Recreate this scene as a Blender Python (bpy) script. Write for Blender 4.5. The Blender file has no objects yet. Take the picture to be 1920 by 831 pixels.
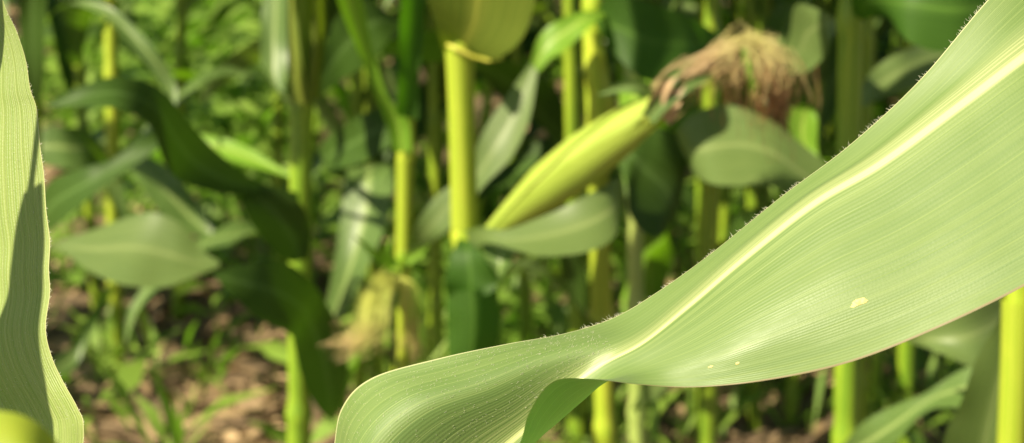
import bpy, math, random
import numpy as np
from mathutils import Vector, Matrix

random.seed(7)
rng = np.random.default_rng(7)
R = math.radians
scene = bpy.context.scene
col = scene.collection

# ------------------------------------------------------------------ camera
CAM = np.array([0.0, 0.0, 1.25]); PITCH = R(18.0); FPX = 1920 * 50 / 36
FOCUS = 0.60
cd = bpy.data.cameras.new('camera'); cam = bpy.data.objects.new('camera', cd); col.objects.link(cam)
cam.location = CAM; cam.rotation_euler = (R(90) - PITCH, 0, 0)
cd.sensor_width = 36; cd.lens = 50; cd.clip_start = 0.02; cd.clip_end = 500
cd.dof.use_dof = True; cd.dof.focus_distance = FOCUS; cd.dof.aperture_fstop = 8.2; cd.dof.aperture_blades = 0
scene.camera = cam
# ------------------------------------------------------------------ world, sun, exposure
SUN = Vector((-0.62, -0.42, 0.68)).normalized()
w = bpy.data.worlds.new('World'); scene.world = w; w.use_nodes = True
wn = w.node_tree
sky = wn.nodes.new('ShaderNodeTexSky'); sky.sky_type = 'NISHITA'; sky.sun_disc = False
sky.sun_elevation = math.asin(SUN.z); sky.sun_rotation = math.atan2(SUN.x, SUN.y)
bg = wn.nodes['Background']; bg.inputs[1].default_value = 0.05
wn.links.new(sky.outputs[0], bg.inputs[0])
sl = bpy.data.lights.new('sun', 'SUN'); sl.energy = 5.0; sl.angle = R(0.53); sl.color = (1, 0.90, 0.64)
so = bpy.data.objects.new('sun', sl); col.objects.link(so)
so.rotation_euler = (-SUN).to_track_quat('-Z', 'Y').to_euler(); so.location = (-3, -1, 5)
vs = scene.view_settings; vs.view_transform = 'Standard'; vs.look = 'None'; vs.exposure = 1.3; vs.gamma = 1
vs.use_curve_mapping = False
scene.cycles.use_denoising = True
scene.cycles.max_bounces = 8; scene.cycles.transmission_bounces = 4

# ------------------------------------------------------------------ pixel helpers (distance is given by hand)
CP, SP = math.cos(PITCH), math.sin(PITCH)
def ray(px, py):
    x = (px - 960) / FPX; y = -(py - 415.5) / FPX
    return np.array([x, CP + y * SP, -SP + y * CP])     # unit optical depth
def P(px, py, d): return CAM + ray(px, py) * d
def PY(px, py, Y):
    r = ray(px, py); return CAM + r * (Y / r[1])
def PXM(Y): return Y / CP / FPX                           # metres per pixel near that distance

# ------------------------------------------------------------------ materials
def new_mat(name):
    m = bpy.data.materials.new(name); m.use_nodes = True
    nt = m.node_tree; nt.nodes.clear()
    out = nt.nodes.new('ShaderNodeOutputMaterial')
    return m, nt, out
def N(nt, t, **kw):
    n = nt.nodes.new(t)
    for k, v in kw.items():
        if k.startswith('i_'): n.inputs[int(k[2:])].default_value = v
        else: setattr(n, k, v)
    return n
def math_n(nt, op, a, b=None, c=None):
    n = nt.nodes.new('ShaderNodeMath'); n.operation = op
    for i, v in enumerate((a, b, c)):
        if v is None: continue
        if isinstance(v, (int, float)): n.inputs[i].default_value = v
        else: nt.links.new(v, n.inputs[i])
    return n.outputs[0]
def mixc(nt, f, a, b, blend='MIX'):
    n = nt.nodes.new('ShaderNodeMix'); n.data_type = 'RGBA'; n.blend_type = blend
    for s, v in ((0, f), (6, a), (7, b)):
        if isinstance(v, (int, float)): n.inputs[s].default_value = v
        elif isinstance(v, tuple): n.inputs[s].default_value = (*v, 1) if len(v) == 3 else v
        else: nt.links.new(v, n.inputs[s])
    return n.outputs[2]
def noise(nt, vec, scale, detail=3, rough=0.5):
    n = nt.nodes.new('ShaderNodeTexNoise'); n.inputs['Scale'].default_value = scale
    n.inputs['Detail'].default_value = detail; n.inputs['Roughness'].default_value = rough
    if vec is not None: nt.links.new(vec, n.inputs['Vector'])
    return n.outputs['Fac']
def ramp(nt, f, stops):
    n = nt.nodes.new('ShaderNodeValToRGB')
    el = n.color_ramp.elements
    while len(el) < len(stops): el.new(0.5)
    for e, (p, c) in zip(el, stops): e.position = p; e.color = (*c, 1)
    nt.links.new(f, n.inputs[0]); return n.outputs[0]

def leaf_material(name, base, light, trans, midrib, tfac=0.34, rough=0.42, fine=70, coarse=12, rib_w=0.022, bump=0.25,
                  spec=0.3, edge=None, veincol=None, vk=1.0, band=0.0, sheen=0.0):
    m, nt, out = new_mat(name); L = nt.links.new
    uv = N(nt, 'ShaderNodeUVMap').outputs[0]
    sep = N(nt, 'ShaderNodeSeparateXYZ'); L(uv, sep.inputs[0]); u, v = sep.outputs[0], sep.outputs[1]
    du = math_n(nt, 'ABSOLUTE', math_n(nt, 'SUBTRACT', u, 0.5))
    mp = N(nt, 'ShaderNodeMapping'); mp.inputs['Scale'].default_value = (1.0, 0.10, 1); L(uv, mp.inputs[0])
    streak = noise(nt, mp.outputs[0], 55, 4, 0.65)
    mp2 = N(nt, 'ShaderNodeMapping'); mp2.inputs['Scale'].default_value = (3.0, 14.0, 1); L(uv, mp2.inputs[0])
    patch = noise(nt, mp2.outputs[0], 1.2, 3, 0.55)
    mp3 = N(nt, 'ShaderNodeMapping'); mp3.inputs['Scale'].default_value = (90, 900.0, 1); L(uv, mp3.inputs[0])
    grit = noise(nt, mp3.outputs[0], 1.0, 2, 0.6)
    # coarse veins: thin pale lines, fine veins: soft ripples
    fu = math_n(nt, 'FRACT', math_n(nt, 'ADD', math_n(nt, 'MULTIPLY', u, coarse), 0.5))
    cv = math_n(nt, 'ABSOLUTE', math_n(nt, 'SUBTRACT', fu, 0.5))
    cvein = math_n(nt, 'SMOOTH_MAX', math_n(nt, 'SUBTRACT', 1.0, math_n(nt, 'MULTIPLY', cv, 20.0)), 0.0, 0.05)
    fv = math_n(nt, 'SINE', math_n(nt, 'MULTIPLY', u, fine * 6.2832))
    fvein = math_n(nt, 'MULTIPLY_ADD', fv, 0.5, 0.5)
    rib = math_n(nt, 'SUBTRACT', 1.0, N_smooth(nt, du, rib_w * 0.3, rib_w * 1.15))
    halo = math_n(nt, 'SUBTRACT', 1.0, N_smooth(nt, du, rib_w, rib_w * 5.5))
    c = mixc(nt, N_smooth(nt, streak, 0.3, 0.75), base, light)
    c = mixc(nt, math_n(nt, 'MULTIPLY', N_smooth(nt, patch, 0.45, 0.75), 0.45), c, light)
    vc = veincol or midrib
    c = mixc(nt, math_n(nt, 'MULTIPLY', fvein, 0.16 * vk), c, vc)
    c = mixc(nt, math_n(nt, 'MULTIPLY', grit, 0.10), c, light)
    c = mixc(nt, math_n(nt, 'MULTIPLY', math_n(nt, 'MULTIPLY', cvein, math_n(nt, 'MULTIPLY_ADD', math_n(nt, 'LESS_THAN', u, 0.45), 0.8, 1.0)), 0.55 * vk), c, vc)
    c = mixc(nt, math_n(nt, 'MULTIPLY', math_n(nt, 'MULTIPLY', halo, N_smooth(nt, streak, 0.35, 0.6)), 0.5 if not band else 0.12), c, vc)
    if band:      # glare streaks put into the colour on the upper side of the midrib
        bd = math_n(nt, 'MULTIPLY', N_smooth(nt, u, 0.30, 0.49), math_n(nt, 'LESS_THAN', u, 0.5))
        mpb = N(nt, 'ShaderNodeMapping'); mpb.inputs['Scale'].default_value = (1.0, 0.02, 1); L(uv, mpb.inputs[0])
        st_ = math_n(nt, 'MULTIPLY_ADD', N_smooth(nt, noise(nt, mpb.outputs[0], 110, 3, 0.6), 0.42, 0.60), 0.75, 0.25)
        c = mixc(nt, math_n(nt, 'MULTIPLY', math_n(nt, 'MULTIPLY', bd, st_), band), c, (0.48, 0.49, 0.23))
    c = mixc(nt, math_n(nt, 'MULTIPLY', rib, 0.95), c, midrib)
    if edge:
        ec = mixc(nt, math_n(nt, 'GREATER_THAN', u, 0.5), (0.5, 0.5, 0.27), edge)
        c = mixc(nt, math_n(nt, 'MULTIPLY', N_smooth(nt, du, 0.4915, 0.495), 0.8), c, ec)
    t = mixc(nt, math_n(nt, 'MULTIPLY', cvein, 0.5), trans, tuple(min(1, x * 1.6) for x in trans))
    t = mixc(nt, math_n(nt, 'MULTIPLY', fvein, 0.3), t, tuple(x * 0.6 for x in trans))
    pr = N(nt, 'ShaderNodeBsdfPrincipled'); L(c, pr.inputs['Base Color'])
    pr.inputs['Roughness'].default_value = rough; pr.inputs['Specular IOR Level'].default_value = spec
    if sheen:
        pr.inputs['Sheen Weight'].default_value = sheen; pr.inputs['Sheen Roughness'].default_value = 0.4
    rr = math_n(nt, 'MULTIPLY_ADD', streak, 0.25, rough - 0.10)
    if band:
        mpr = N(nt, 'ShaderNodeMapping'); mpr.inputs['Scale'].default_value = (5.0, 9.0, 1); L(uv, mpr.inputs[0])
        rr = math_n(nt, 'MULTIPLY_ADD', N_smooth(nt, noise(nt, mpr.outputs[0], 1.0, 5, 0.65), 0.35, 0.65), 0.22, math_n(nt, 'SUBTRACT', rr, 0.09))
    L(rr, pr.inputs['Roughness'])
    tr = N(nt, 'ShaderNodeBsdfTranslucent'); L(t, tr.inputs[0])
    mx = N(nt, 'ShaderNodeMixShader'); mx.inputs[0].default_value = tfac
    L(pr.outputs[0], mx.inputs[1]); L(tr.outputs[0], mx.inputs[2]); L(mx.outputs[0], out.inputs[0])
    if bump:
        h = math_n(nt, 'ADD', math_n(nt, 'MULTIPLY', fvein, 0.5), math_n(nt, 'ADD', math_n(nt, 'MULTIPLY', cvein, 0.8), math_n(nt, 'MULTIPLY', grit, 0.5)))
        b = N(nt, 'ShaderNodeBump'); b.inputs['Strength'].default_value = bump; b.inputs['Distance'].default_value = 0.0006
        L(h, b.inputs['Height']); L(b.outputs[0], pr.inputs['Normal'])
    return m
def N_smooth(nt, v, a, b):
    n = nt.nodes.new('ShaderNodeMapRange'); n.interpolation_type = 'SMOOTHSTEP'
    nt.links.new(v, n.inputs[0]); n.inputs[1].default_value = a; n.inputs[2].default_value = b
    return n.outputs[0]

M = {}
M['main_leaf'] = leaf_material('main_leaf', (0.112, 0.184, 0.044), (0.155, 0.225, 0.060), (0.065, 0.23, 0.004), (0.60, 0.63, 0.28),
                               fine=100, coarse=22, rib_w=0.021, bump=0.16, edge=(0.20, 0.13, 0.07), veincol=(0.42, 0.50, 0.17), rough=0.50, spec=0.6, vk=0.34, band=0.7, sheen=0.12, tfac=0.31)
M['side_leaf'] = leaf_material('side_leaf', (0.165, 0.245, 0.05), (0.29, 0.345, 0.115), (0.20, 0.42, 0.02), (0.6, 0.62, 0.3),
                               fine=64, coarse=24, rib_w=0.02, bump=0.7, edge=(0.5, 0.5, 0.25), veincol=(0.45, 0.52, 0.2), rough=0.42)
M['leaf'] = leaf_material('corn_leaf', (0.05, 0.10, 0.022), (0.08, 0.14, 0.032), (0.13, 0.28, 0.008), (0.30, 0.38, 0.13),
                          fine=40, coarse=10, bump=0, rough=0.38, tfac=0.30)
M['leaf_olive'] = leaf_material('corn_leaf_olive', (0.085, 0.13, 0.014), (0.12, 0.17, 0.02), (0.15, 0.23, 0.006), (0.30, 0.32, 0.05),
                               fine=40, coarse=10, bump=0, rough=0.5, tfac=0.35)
M['leaf_dark'] = leaf_material('corn_leaf_in_shade', (0.022, 0.050, 0.006), (0.036, 0.070, 0.009), (0.05, 0.14, 0.004), (0.08, 0.14, 0.035),
                               fine=40, coarse=10, bump=0, rough=0.48, tfac=0.16, spec=0.12)  # darkened leaf green, shade on the leaves put into the colour
M['leaf_deep'] = leaf_material('corn_leaf_deep', (0.03, 0.075, 0.010), (0.045, 0.10, 0.014), (0.08, 0.24, 0.003), (0.10, 0.2, 0.03),
                               fine=40, coarse=10, bump=0, rough=0.5, tfac=0.5, spec=0.2)  # deep vivid green, strongly translucent
M['leaf_pale'] = leaf_material('corn_leaf_pale', (0.075, 0.125, 0.035), (0.12, 0.17, 0.05), (0.20, 0.34, 0.015), (0.20, 0.25, 0.09),
                               fine=40, coarse=10, bump=0, rough=0.42, tfac=0.34)
M['leaf_bright'] = leaf_material('corn_leaf_backlit', (0.10, 0.23, 0.015), (0.15, 0.29, 0.02), (0.24, 0.52, 0.01), (0.40, 0.50, 0.10),
                                 fine=40, coarse=10, bump=0, rough=0.42, tfac=0.42)  # brightened leaf green, sunlight through the blade put into the colour

def simple_mat(name, c1, c2, rough=0.5, sc=(6, 6, 6), trans=None, tfac=0.2, spec=0.4, stripes=None):
    m, nt, out = new_mat(name); L = nt.links.new
    tc = N(nt, 'ShaderNodeTexCoord')
    mp = N(nt, 'ShaderNodeMapping'); mp.inputs['Scale'].default_value = sc; L(tc.outputs['Object'], mp.inputs[0])
    f = noise(nt, mp.outputs[0], 1.0, 4, 0.6)
    c = mixc(nt, N_smooth(nt, f, 0.32, 0.68), c1, c2)
    pr = N(nt, 'ShaderNodeBsdfPrincipled'); L(c, pr.inputs['Base Color'])
    pr.inputs['Roughness'].default_value = rough; pr.inputs['Specular IOR Level'].default_value = spec
    sh = pr.outputs[0]
    if trans:
        tr = N(nt, 'ShaderNodeBsdfTranslucent'); tr.inputs[0].default_value = (*trans, 1)
        mx = N(nt, 'ShaderNodeMixShader'); mx.inputs[0].default_value = tfac
        L(sh, mx.inputs[1]); L(tr.outputs[0], mx.inputs[2]); sh = mx.outputs[0]
    L(sh, out.inputs[0]); return m
M['stalk'] = simple_mat('stalk', (0.20, 0.32, 0.016), (0.38, 0.41, 0.035), 0.5, (150, 150, 3))
M['stalk_green'] = simple_mat('stalk_green', (0.10, 0.20, 0.012), (0.22, 0.31, 0.02), 0.45, (150, 150, 3))  # dulled stalk green, shade on the dim stalks put into the colour
M['stalk_far'] = simple_mat('stalk_far', (0.09, 0.18, 0.012), (0.24, 0.31, 0.018), 0.45, (150, 150, 3))  # greener and duller for back stalks, their shade worked into the colour
M['stalk_pale'] = simple_mat('stalk_pale', (0.22, 0.30, 0.07), (0.32, 0.38, 0.10), 0.5, (60, 60, 5))
M['collar'] = simple_mat('collar', (0.42, 0.42, 0.04), (0.50, 0.48, 0.08), 0.5, (40, 40, 40))
M['husk'] = simple_mat('husk', (0.30, 0.38, 0.035), (0.40, 0.45, 0.07), 0.5, (70, 70, 8), (0.4, 0.6, 0.02), 0.15)
M['husk_leaf'] = leaf_material('husk_leaf', (0.19, 0.29, 0.025), (0.33, 0.40, 0.06), (0.35, 0.5, 0.02), (0.42, 0.46, 0.10),
                                fine=22, coarse=7, bump=0.5, rough=0.5, tfac=0.12, rib_w=0.01)
M['sheath'] = leaf_material('sheath', (0.20, 0.31, 0.016), (0.36, 0.40, 0.035), (0.35, 0.5, 0.02), (0.40, 0.44, 0.06),
                            fine=24, coarse=9, bump=0.3, rough=0.45, tfac=0.12, rib_w=0.005)
M['hair'] = simple_mat('hair', (0.55, 0.56, 0.42), (0.7, 0.7, 0.55), 0.4, (50, 50, 50), (0.7, 0.7, 0.5), 0.4)
M['spot'] = simple_mat('pale_spot', (0.40, 0.30, 0.08), (0.55, 0.45, 0.17), 0.6, (900, 900, 900))
M['blur_leaf'] = simple_mat('near_leaf', (0.22, 0.30, 0.02), (0.30, 0.36, 0.03), 0.6, (20, 20, 20), (0.35, 0.45, 0.02), 0.4)
M['litter'] = simple_mat('dry_litter', (0.17, 0.11, 0.055), (0.46, 0.32, 0.18), 0.7, (9, 9, 9), (0.4, 0.25, 0.1), 0.15)
M['weed'] = simple_mat('weed', (0.10, 0.19, 0.018), (0.22, 0.32, 0.05), 0.5, (2.5, 2.5, 2.5), (0.2, 0.45, 0.02), 0.35)
m, nt, out = new_mat('silk'); M['silk'] = m
uvn = N(nt, 'ShaderNodeUVMap'); sp_ = N(nt, 'ShaderNodeSeparateXYZ'); nt.links.new(uvn.outputs[0], sp_.inputs[0])
pr = N(nt, 'ShaderNodeBsdfPrincipled'); pr.inputs['Roughness'].default_value = 0.5
nt.links.new(ramp(nt, sp_.outputs[1], [(0.0, (0.36, 0.26, 0.12)), (0.28, (0.38, 0.26, 0.13)), (0.45, (0.42, 0.38, 0.12)), (0.65, (0.38, 0.31, 0.12)), (0.88, (0.30, 0.17, 0.08)), (1.0, (0.26, 0.11, 0.04))]), pr.inputs['Base Color'])
nt.links.new(pr.outputs[0], out.inputs[0])
m, nt, out = new_mat('young_silk'); M['young_silk'] = m
uvn = N(nt, 'ShaderNodeUVMap'); sp_ = N(nt, 'ShaderNodeSeparateXYZ'); nt.links.new(uvn.outputs[0], sp_.inputs[0])
pr = N(nt, 'ShaderNodeBsdfPrincipled'); pr.inputs['Roughness'].default_value = 0.5
nt.links.new(ramp(nt, sp_.outputs[1], [(0.0, (0.50, 0.52, 0.10)), (0.6, (0.46, 0.48, 0.10)), (0.88, (0.50, 0.42, 0.14)), (1.0, (0.48, 0.32, 0.16))]), pr.inputs['Base Color'])
nt.links.new(pr.outputs[0], out.inputs[0])
# soil
m, nt, out = new_mat('soil'); M['soil'] = m
tc = N(nt, 'ShaderNodeTexCoord')
f1 = noise(nt, tc.outputs['Object'], 9, 6, 0.65); f2 = noise(nt, tc.outputs['Object'], 1.3, 3)
c = ramp(nt, f1, [(0.3, (0.055, 0.038, 0.022)), (0.5, (0.14, 0.09, 0.05)), (0.72, (0.28, 0.195, 0.11))])
c = mixc(nt, math_n(nt, 'MULTIPLY', N_smooth(nt, f2, 0.45, 0.7), 0.4), c, (0.08, 0.09, 0.03))
pr = N(nt, 'ShaderNodeBsdfPrincipled'); pr.inputs['Roughness'].default_value = 0.9; nt.links.new(c, pr.inputs['Base Color'])
b = N(nt, 'ShaderNodeBump'); b.inputs['Strength'].default_value = 0.8; b.inputs['Distance'].default_value = 0.03
nt.links.new(f1, b.inputs['Height']); nt.links.new(b.outputs[0], pr.inputs['Normal']); nt.links.new(pr.outputs[0], out.inputs[0])

# ------------------------------------------------------------------ mesh helpers
def mesh_from(name, verts, faces, uvs=None):
    me = bpy.data.meshes.new(name)
    me.from_pydata([tuple(v) for v in verts], [], faces)
    if uvs is not None:
        lay = me.uv_layers.new(name='UVMap')
        li = np.empty(len(me.loops), dtype=np.int32); me.loops.foreach_get('vertex_index', li)
        lay.data.foreach_set('uv', np.asarray(uvs, dtype=np.float32)[li].ravel())
    me.polygons.foreach_set('use_smooth', [True] * len(me.polygons))
    me.update(); return me
def link(name, me, mat, parent=None, loc=None):
    o = bpy.data.objects.new(name, me); col.objects.link(o)
    if not me.materials: me.materials.append(mat)
    if parent is not None: o.parent = parent
    if loc is not None: o.location = loc
    return o
def tag(o, label=None, cat=None, group=None, kind=None):
    if label: o['label'] = label
    if cat: o['category'] = cat
    if group: o['group'] = group
    if kind: o['kind'] = kind
    return o
def crom(pts, n):
    """Catmull-Rom through pts (k, 3) -> n samples, chord parametrised"""
    p = np.asarray(pts, float); k = len(p)
    if k == 2: return p[0] + (p[1] - p[0]) * np.linspace(0, 1, n)[:, None]
    e = np.vstack([2 * p[0] - p[1], p, 2 * p[-1] - p[-2]])
    t = np.linspace(0, k - 1 - 1e-9, n); i = t.astype(int); f = (t - i)[:, None]
    a, b_, c_, d = e[i], e[i + 1], e[i + 2], e[i + 3]
    return 0.5 * (2 * b_ + (c_ - a) * f + (2 * a - 5 * b_ + 4 * c_ - d) * f ** 2 + (3 * b_ - a - 3 * c_ + d) * f ** 3)
def grid_faces(nr, nc):
    return [(i * nc + j, i * nc + j + 1, (i + 1) * nc + j + 1, (i + 1) * nc + j) for i in range(nr - 1) for j in range(nc - 1)]
def surface(sections, nr, nc):
    """sections: list of stations, each a list of points -> grid array (nr, nc, 3)"""
    k = len(sections[0])
    cols = np.stack([crom([s[j] for s in sections], nr) for j in range(k)], 1)
    return np.stack([crom(cols[i], nc) for i in range(nr)], 0)
def grid_mesh(name, g, origin, us=None):
    nr, nc = g.shape[:2]
    mid = g[:, nc // 2]; L = np.concatenate([[0], np.cumsum(np.linalg.norm(np.diff(mid, axis=0), axis=1))])
    us = np.linspace(0, 1, nc) if us is None else us
    uv = np.stack(np.meshgrid(us, L), -1).reshape(-1, 2)
    return mesh_from(name, (g - np.asarray(origin)).reshape(-1, 3), grid_faces(nr, nc), uv)
def tube(path, radii, sides=10, cap=True):
    p = np.asarray(path, float); n = len(p); verts = []; faces = []
    t = np.gradient(p, axis=0); t /= np.linalg.norm(t, axis=1)[:, None] + 1e-12
    ref = np.array([1.0, 0, 0]) if abs(t[0][0]) < 0.8 else np.array([0, 1.0, 0])
    for i in range(n):
        a = np.cross(t[i], ref); a /= np.linalg.norm(a); b_ = np.cross(t[i], a)
        for k in range(sides):
            th = 2 * math.pi * k / sides
            verts.append(p[i] + radii[i] * (math.cos(th) * a + math.sin(th) * b_))
    for i in range(n - 1):
        for k in range(sides):
            faces.append((i * sides + k, i * sides + (k + 1) % sides, (i + 1) * sides + (k + 1) % sides, (i + 1) * sides + k))
    if cap:
        faces.append(tuple(range(sides))[::-1]); faces.append(tuple((n - 1) * sides + k for k in range(sides)))
    return verts, faces

# stalk with jointed nodes, from ground to top along a (slightly bent) axis
def stalk_mesh(name, axis, r0, r1, node_z=None, sides=14):
    """axis(z) -> xyz local; node_z list of heights of joints"""
    top = axis[-1][2]
    zs = np.arange(0, top + 1e-6, 0.012 if node_z is not None else 0.05)
    ax = np.asarray(axis, float)
    xs = np.interp(zs, ax[:, 2], ax[:, 0]); ys = np.interp(zs, ax[:, 2], ax[:, 1])
    rr = r0 + (r1 - r0) * (zs / top)
    for nz in (node_z or []):
        rr = rr * (1 + 0.20 * np.exp(-((zs - nz) / 0.010) ** 2) - 0.05 * np.exp(-((zs - nz - 0.03) / 0.015) ** 2))
        rr = rr * (1 + 0.06 * np.clip(1 - (nz - zs) / 0.12, 0, 1) * (zs < nz))
    v, f = tube(np.stack([xs, ys, zs], 1), rr, sides)
    return mesh_from(name, v, f)

# a generic maize leaf in plant space
def generic_leaf(z0, az, L=0.75, W=0.085, e0=68, droop=120, roll=0, twist=0, ruf=0.012, seed=0, r_st=0.012, nr=26, nc=9):
    rg = np.random.default_rng(seed)
    ph, ph2 = rg.uniform(0, 6.28, 2); fr = rg.uniform(2.5, 4.5)
    pos = np.array([r_st * math.cos(az), r_st * math.sin(az), z0]); out = np.array([math.cos(az), math.sin(az), 0])
    side0 = np.array([-math.sin(az), math.cos(az), 0]); up = np.array([0, 0, 1.0])
    g = []; us = np.linspace(-1, 1, nc)
    for i in range(nr):
        t = i / (nr - 1)
        th = R(e0 - droop * t ** 1.25)
        d = math.cos(th) * out + math.sin(th) * up
        nrm = -math.sin(th) * out + math.cos(th) * up
        ro = R(roll + twist * t); side = math.cos(ro) * side0 + math.sin(ro) * nrm; nn = np.cross(d, side) * 1.0
        nn = -math.sin(ro) * side0 + math.cos(ro) * nrm
        wd = W * 0.5 * (0.45 + 0.55 * min(1, t / 0.22)) * (1 - t ** 2.6) ** 0.75 + 0.001
        for u in us:
            cup = 0.20 * (abs(u) ** 1.5) * wd * (1.6 - t)
            rf = ruf * (abs(u) ** 2) * math.sin(fr * 6.28 * t + (ph if u > 0 else ph2)) * min(1, t * 4) * (1 - t ** 3)
            g.append(pos + side * u * wd + nn * (cup + rf))
        pos = pos + d * (L / (nr - 1))
    return np.array(g).reshape(nr, nc, 3)

# ------------------------------------------------------------------ THE SETTING: ground
gs = 60; gx = np.linspace(-1, 1, gs)
gx = np.sign(gx) * (np.abs(gx) ** 3) * 120
gv = []; 
for y in gx:
    for x in gx:
        z = 0.02 * math.sin(x * 2.1 + 1) * math.sin((y) * 8.4) if (abs(x) < 12 and abs(y) < 14) else 0
        gv.append((x, y + 4, z))
ground = tag(link('ground', mesh_from('ground', gv, grid_faces(gs, gs)), M['soil']), kind='structure')

# ------------------------------------------------------------------ plants
class Plant:
    def __init__(self, base, label, group=None, cat='corn plant'):
        self.o = bpy.data.objects.new('corn_plant', None); col.objects.link(self.o)
        self.b = np.array([base[0], base[1], 0.0]); self.o.location = self.b
        self.o.empty_display_size = 0.05
        tag(self.o, label, cat, group)
    def stalk(self, x1, y1, x2, y2, Y, wpx, mat='stalk', top=1.9, nodes_px=(), r1f=0.55, name='stalk'):
        a = PY(x1, y1, Y); b_ = PY(x2, y2, Y)
        dirv = (a - b_) / (a[2] - b_[2])
        base = b_ - dirv * b_[2]; tp = b_ + dirv * (top - b_[2])
        if name == 'stalk': self.b = np.array([base[0], base[1], 0.0]); self.o.location = self.b
        r = wpx * PXM(Y) / 2
        ax = [base - self.b, tp - self.b]; ax[0][2] = 0
        nz = [PY((x1 + x2) / 2, y, Y)[2] for y in nodes_px] if nodes_px else [0.12, 0.27, 0.44]
        nz = list(nz); 
        z = max(nz) + 0.19
        while z < top: nz.append(z); z += 0.19
        z = min(nz) - 0.17
        while z > 0.03: nz.append(z); z -= 0.14
        me = stalk_mesh(name, ax, r * 1.12, r * r1f, nz)
        return link(name, me, M[mat], self.o)
    def leaf(self, stations, mat='leaf', cup=0.12, nr=40, nc=13, ruf=0.004, name='leaf', label=None, seed=1, pxl=True, parent=None):
        """stations: (x1,y1,Y1, x2,y2,Y2) the two margins"""
        rg = np.random.default_rng(seed); secs = []
        for s in stations:
            a = PY(*s[:3]); b_ = PY(*s[3:6]); c_ = cup if len(s) < 7 else s[6]
            mid = (a + b_) / 2; wv = np.linalg.norm(b_ - a)
            view = CAM - mid; view /= np.linalg.norm(view)
            m_ = mid - view * c_ * wv
            q1 = a * 0.52 + m_ * 0.48 - view * c_ * wv * 0.12; q2 = b_ * 0.52 + m_ * 0.48 - view * c_ * wv * 0.12
            secs.append([a, q1, m_, q2, b_])
        g = surface(secs, nr, nc)
        ph = rg.uniform(0, 6.28, 2); fr = rg.uniform(2, 4)
        tt = np.linspace(0, 1, nr); us = np.linspace(-1, 1, nc)
        amp = ruf * np.sin(np.pi * np.clip(tt * 1.05, 0, 1))
        for j, u in enumerate(us):
            g[:, j, 1] += amp * u * u * np.sin(fr * 6.28 * tt + ph[0 if u < 0 else 1])
        o = link(name, grid_mesh(name, g, self.b if parent is None else self.b, None), M[mat], parent or self.o)
        if label: o['label'] = label
        return o
    def sheath(self, x1, y1, x2, y2, Y, wpx, seam=0.4, mat='sheath'):
        a = PY(x1, y1, Y); b_ = PY(x2, y2, Y); r = wpx * PXM(Y) / 2; g_ = []
        for i in range(24):
            t = i / 23; c_ = a + (b_ - a) * t; rr = r * (1.03 + .10 * (1 - t) ** 6 + .05 * t ** 4)
            ths = np.linspace(seam, seam + 2 * math.pi + 0.5 - 0.3 * t, 25)
            g_.append([c_ + rr * (1 + .035 * k / 24) * np.array([math.cos(th), -math.sin(th), 0]) for k, th in enumerate(ths)])
        return link('sheath', grid_mesh('sheath', np.array(g_), self.b), M[mat], self.o)
    def free_leaf(self, mat='leaf', **kw):
        g = generic_leaf(**kw)
        return link('leaf', grid_mesh('leaf', g, (0, 0, 0)), M[mat], self.o)
    def canopy(self, zs, seed, mat='leaf', az0=None, L=0.75, W=0.085):
        rg = np.random.default_rng(seed); az = rg.uniform(0, 6.28) if az0 is None else az0
        for k, z in enumerate(zs):
            self.free_leaf(mat, z0=z, az=az + math.pi * k + rg.uniform(-0.35, 0.35), L=L * rg.uniform(0.8, 1.1), W=W * rg.uniform(0.85, 1.1),
                           e0=rg.uniform(60, 76), droop=rg.uniform(90, 135), roll=rg.uniform(-15, 15), twist=rg.uniform(-40, 40), seed=seed * 50 + k)

SUNV = np.array(SUN)
def shade_leaf(plant, x, ya, yb, Y, t, wpx, mat='leaf'):
    """an added leaf out of view, hanging on the sunward side so that it shades the stalk"""
    q = [PY(x, y, Y) + SUNV * t for y in np.linspace(ya, yb, 5)]; hw = wpx * PXM(Y) / 2
    sd = np.cross(SUNV, q[0] - q[-1]); sd /= np.linalg.norm(sd)
    zt = q[0][2] + 0.10
    root = np.array([plant.b[0], plant.b[1], zt]); m1 = (root * .55 + q[0] * .45) + np.array([0, 0, .06])
    secs = [[root - sd * hw * .35, root, root + sd * hw * .35], [m1 - sd * hw * .8, m1, m1 + sd * hw * .8]]
    for k, c_ in enumerate(q):
        f = hw * (1, 1, .95, .8, .35)[k]; secs.append([c_ - sd * f, c_ - SUNV * .008, c_ + sd * f])
    link('leaf', grid_mesh('leaf', surface(secs, 40, 9), plant.b), M[mat], plant.o)

def hairs(name, pts, nrms, dirs, length, rad, parent, origin, seed=3, mat='hair'):
    """tiny curved hairs, one mesh; each hair three thin sides, tapering to a point"""
    rg = np.random.default_rng(seed); V = []; F = []
    for p, n, d in zip(pts, nrms, dirs):
        l = length * rg.uniform(0.45, 1.25); lean = rg.normal(0, 0.45, 3)
        d1 = d + lean * 0.6; d1 /= np.linalg.norm(d1); d2 = d1 + rg.normal(0, 0.35, 3); d2 /= np.linalg.norm(d2)
        a = np.cross(d1, n + 1e-3); a /= np.linalg.norm(a) + 1e-9; b_ = np.cross(d1, a)
        i0 = len(V); q = p - origin
        for (c0, r) in ((q, rad), (q + d1 * l * 0.55, rad * 0.75)):
            for k in range(3):
                th = 2.0944 * k; V.append(c0 + r * (math.cos(th) * a + math.sin(th) * b_))
        V.append(q + d1 * l * 0.55 + d2 * l * 0.5)
        for k in range(3):
            k2 = (k + 1) % 3
            F.append((i0 + k, i0 + k2, i0 + 3 + k2, i0 + 3 + k)); F.append((i0 + 3 + k, i0 + 3 + k2, i0 + 6))
    o = link(name, mesh_from(name, V, F), M[mat], parent); o['kind'] = 'stuff'; return o
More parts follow.
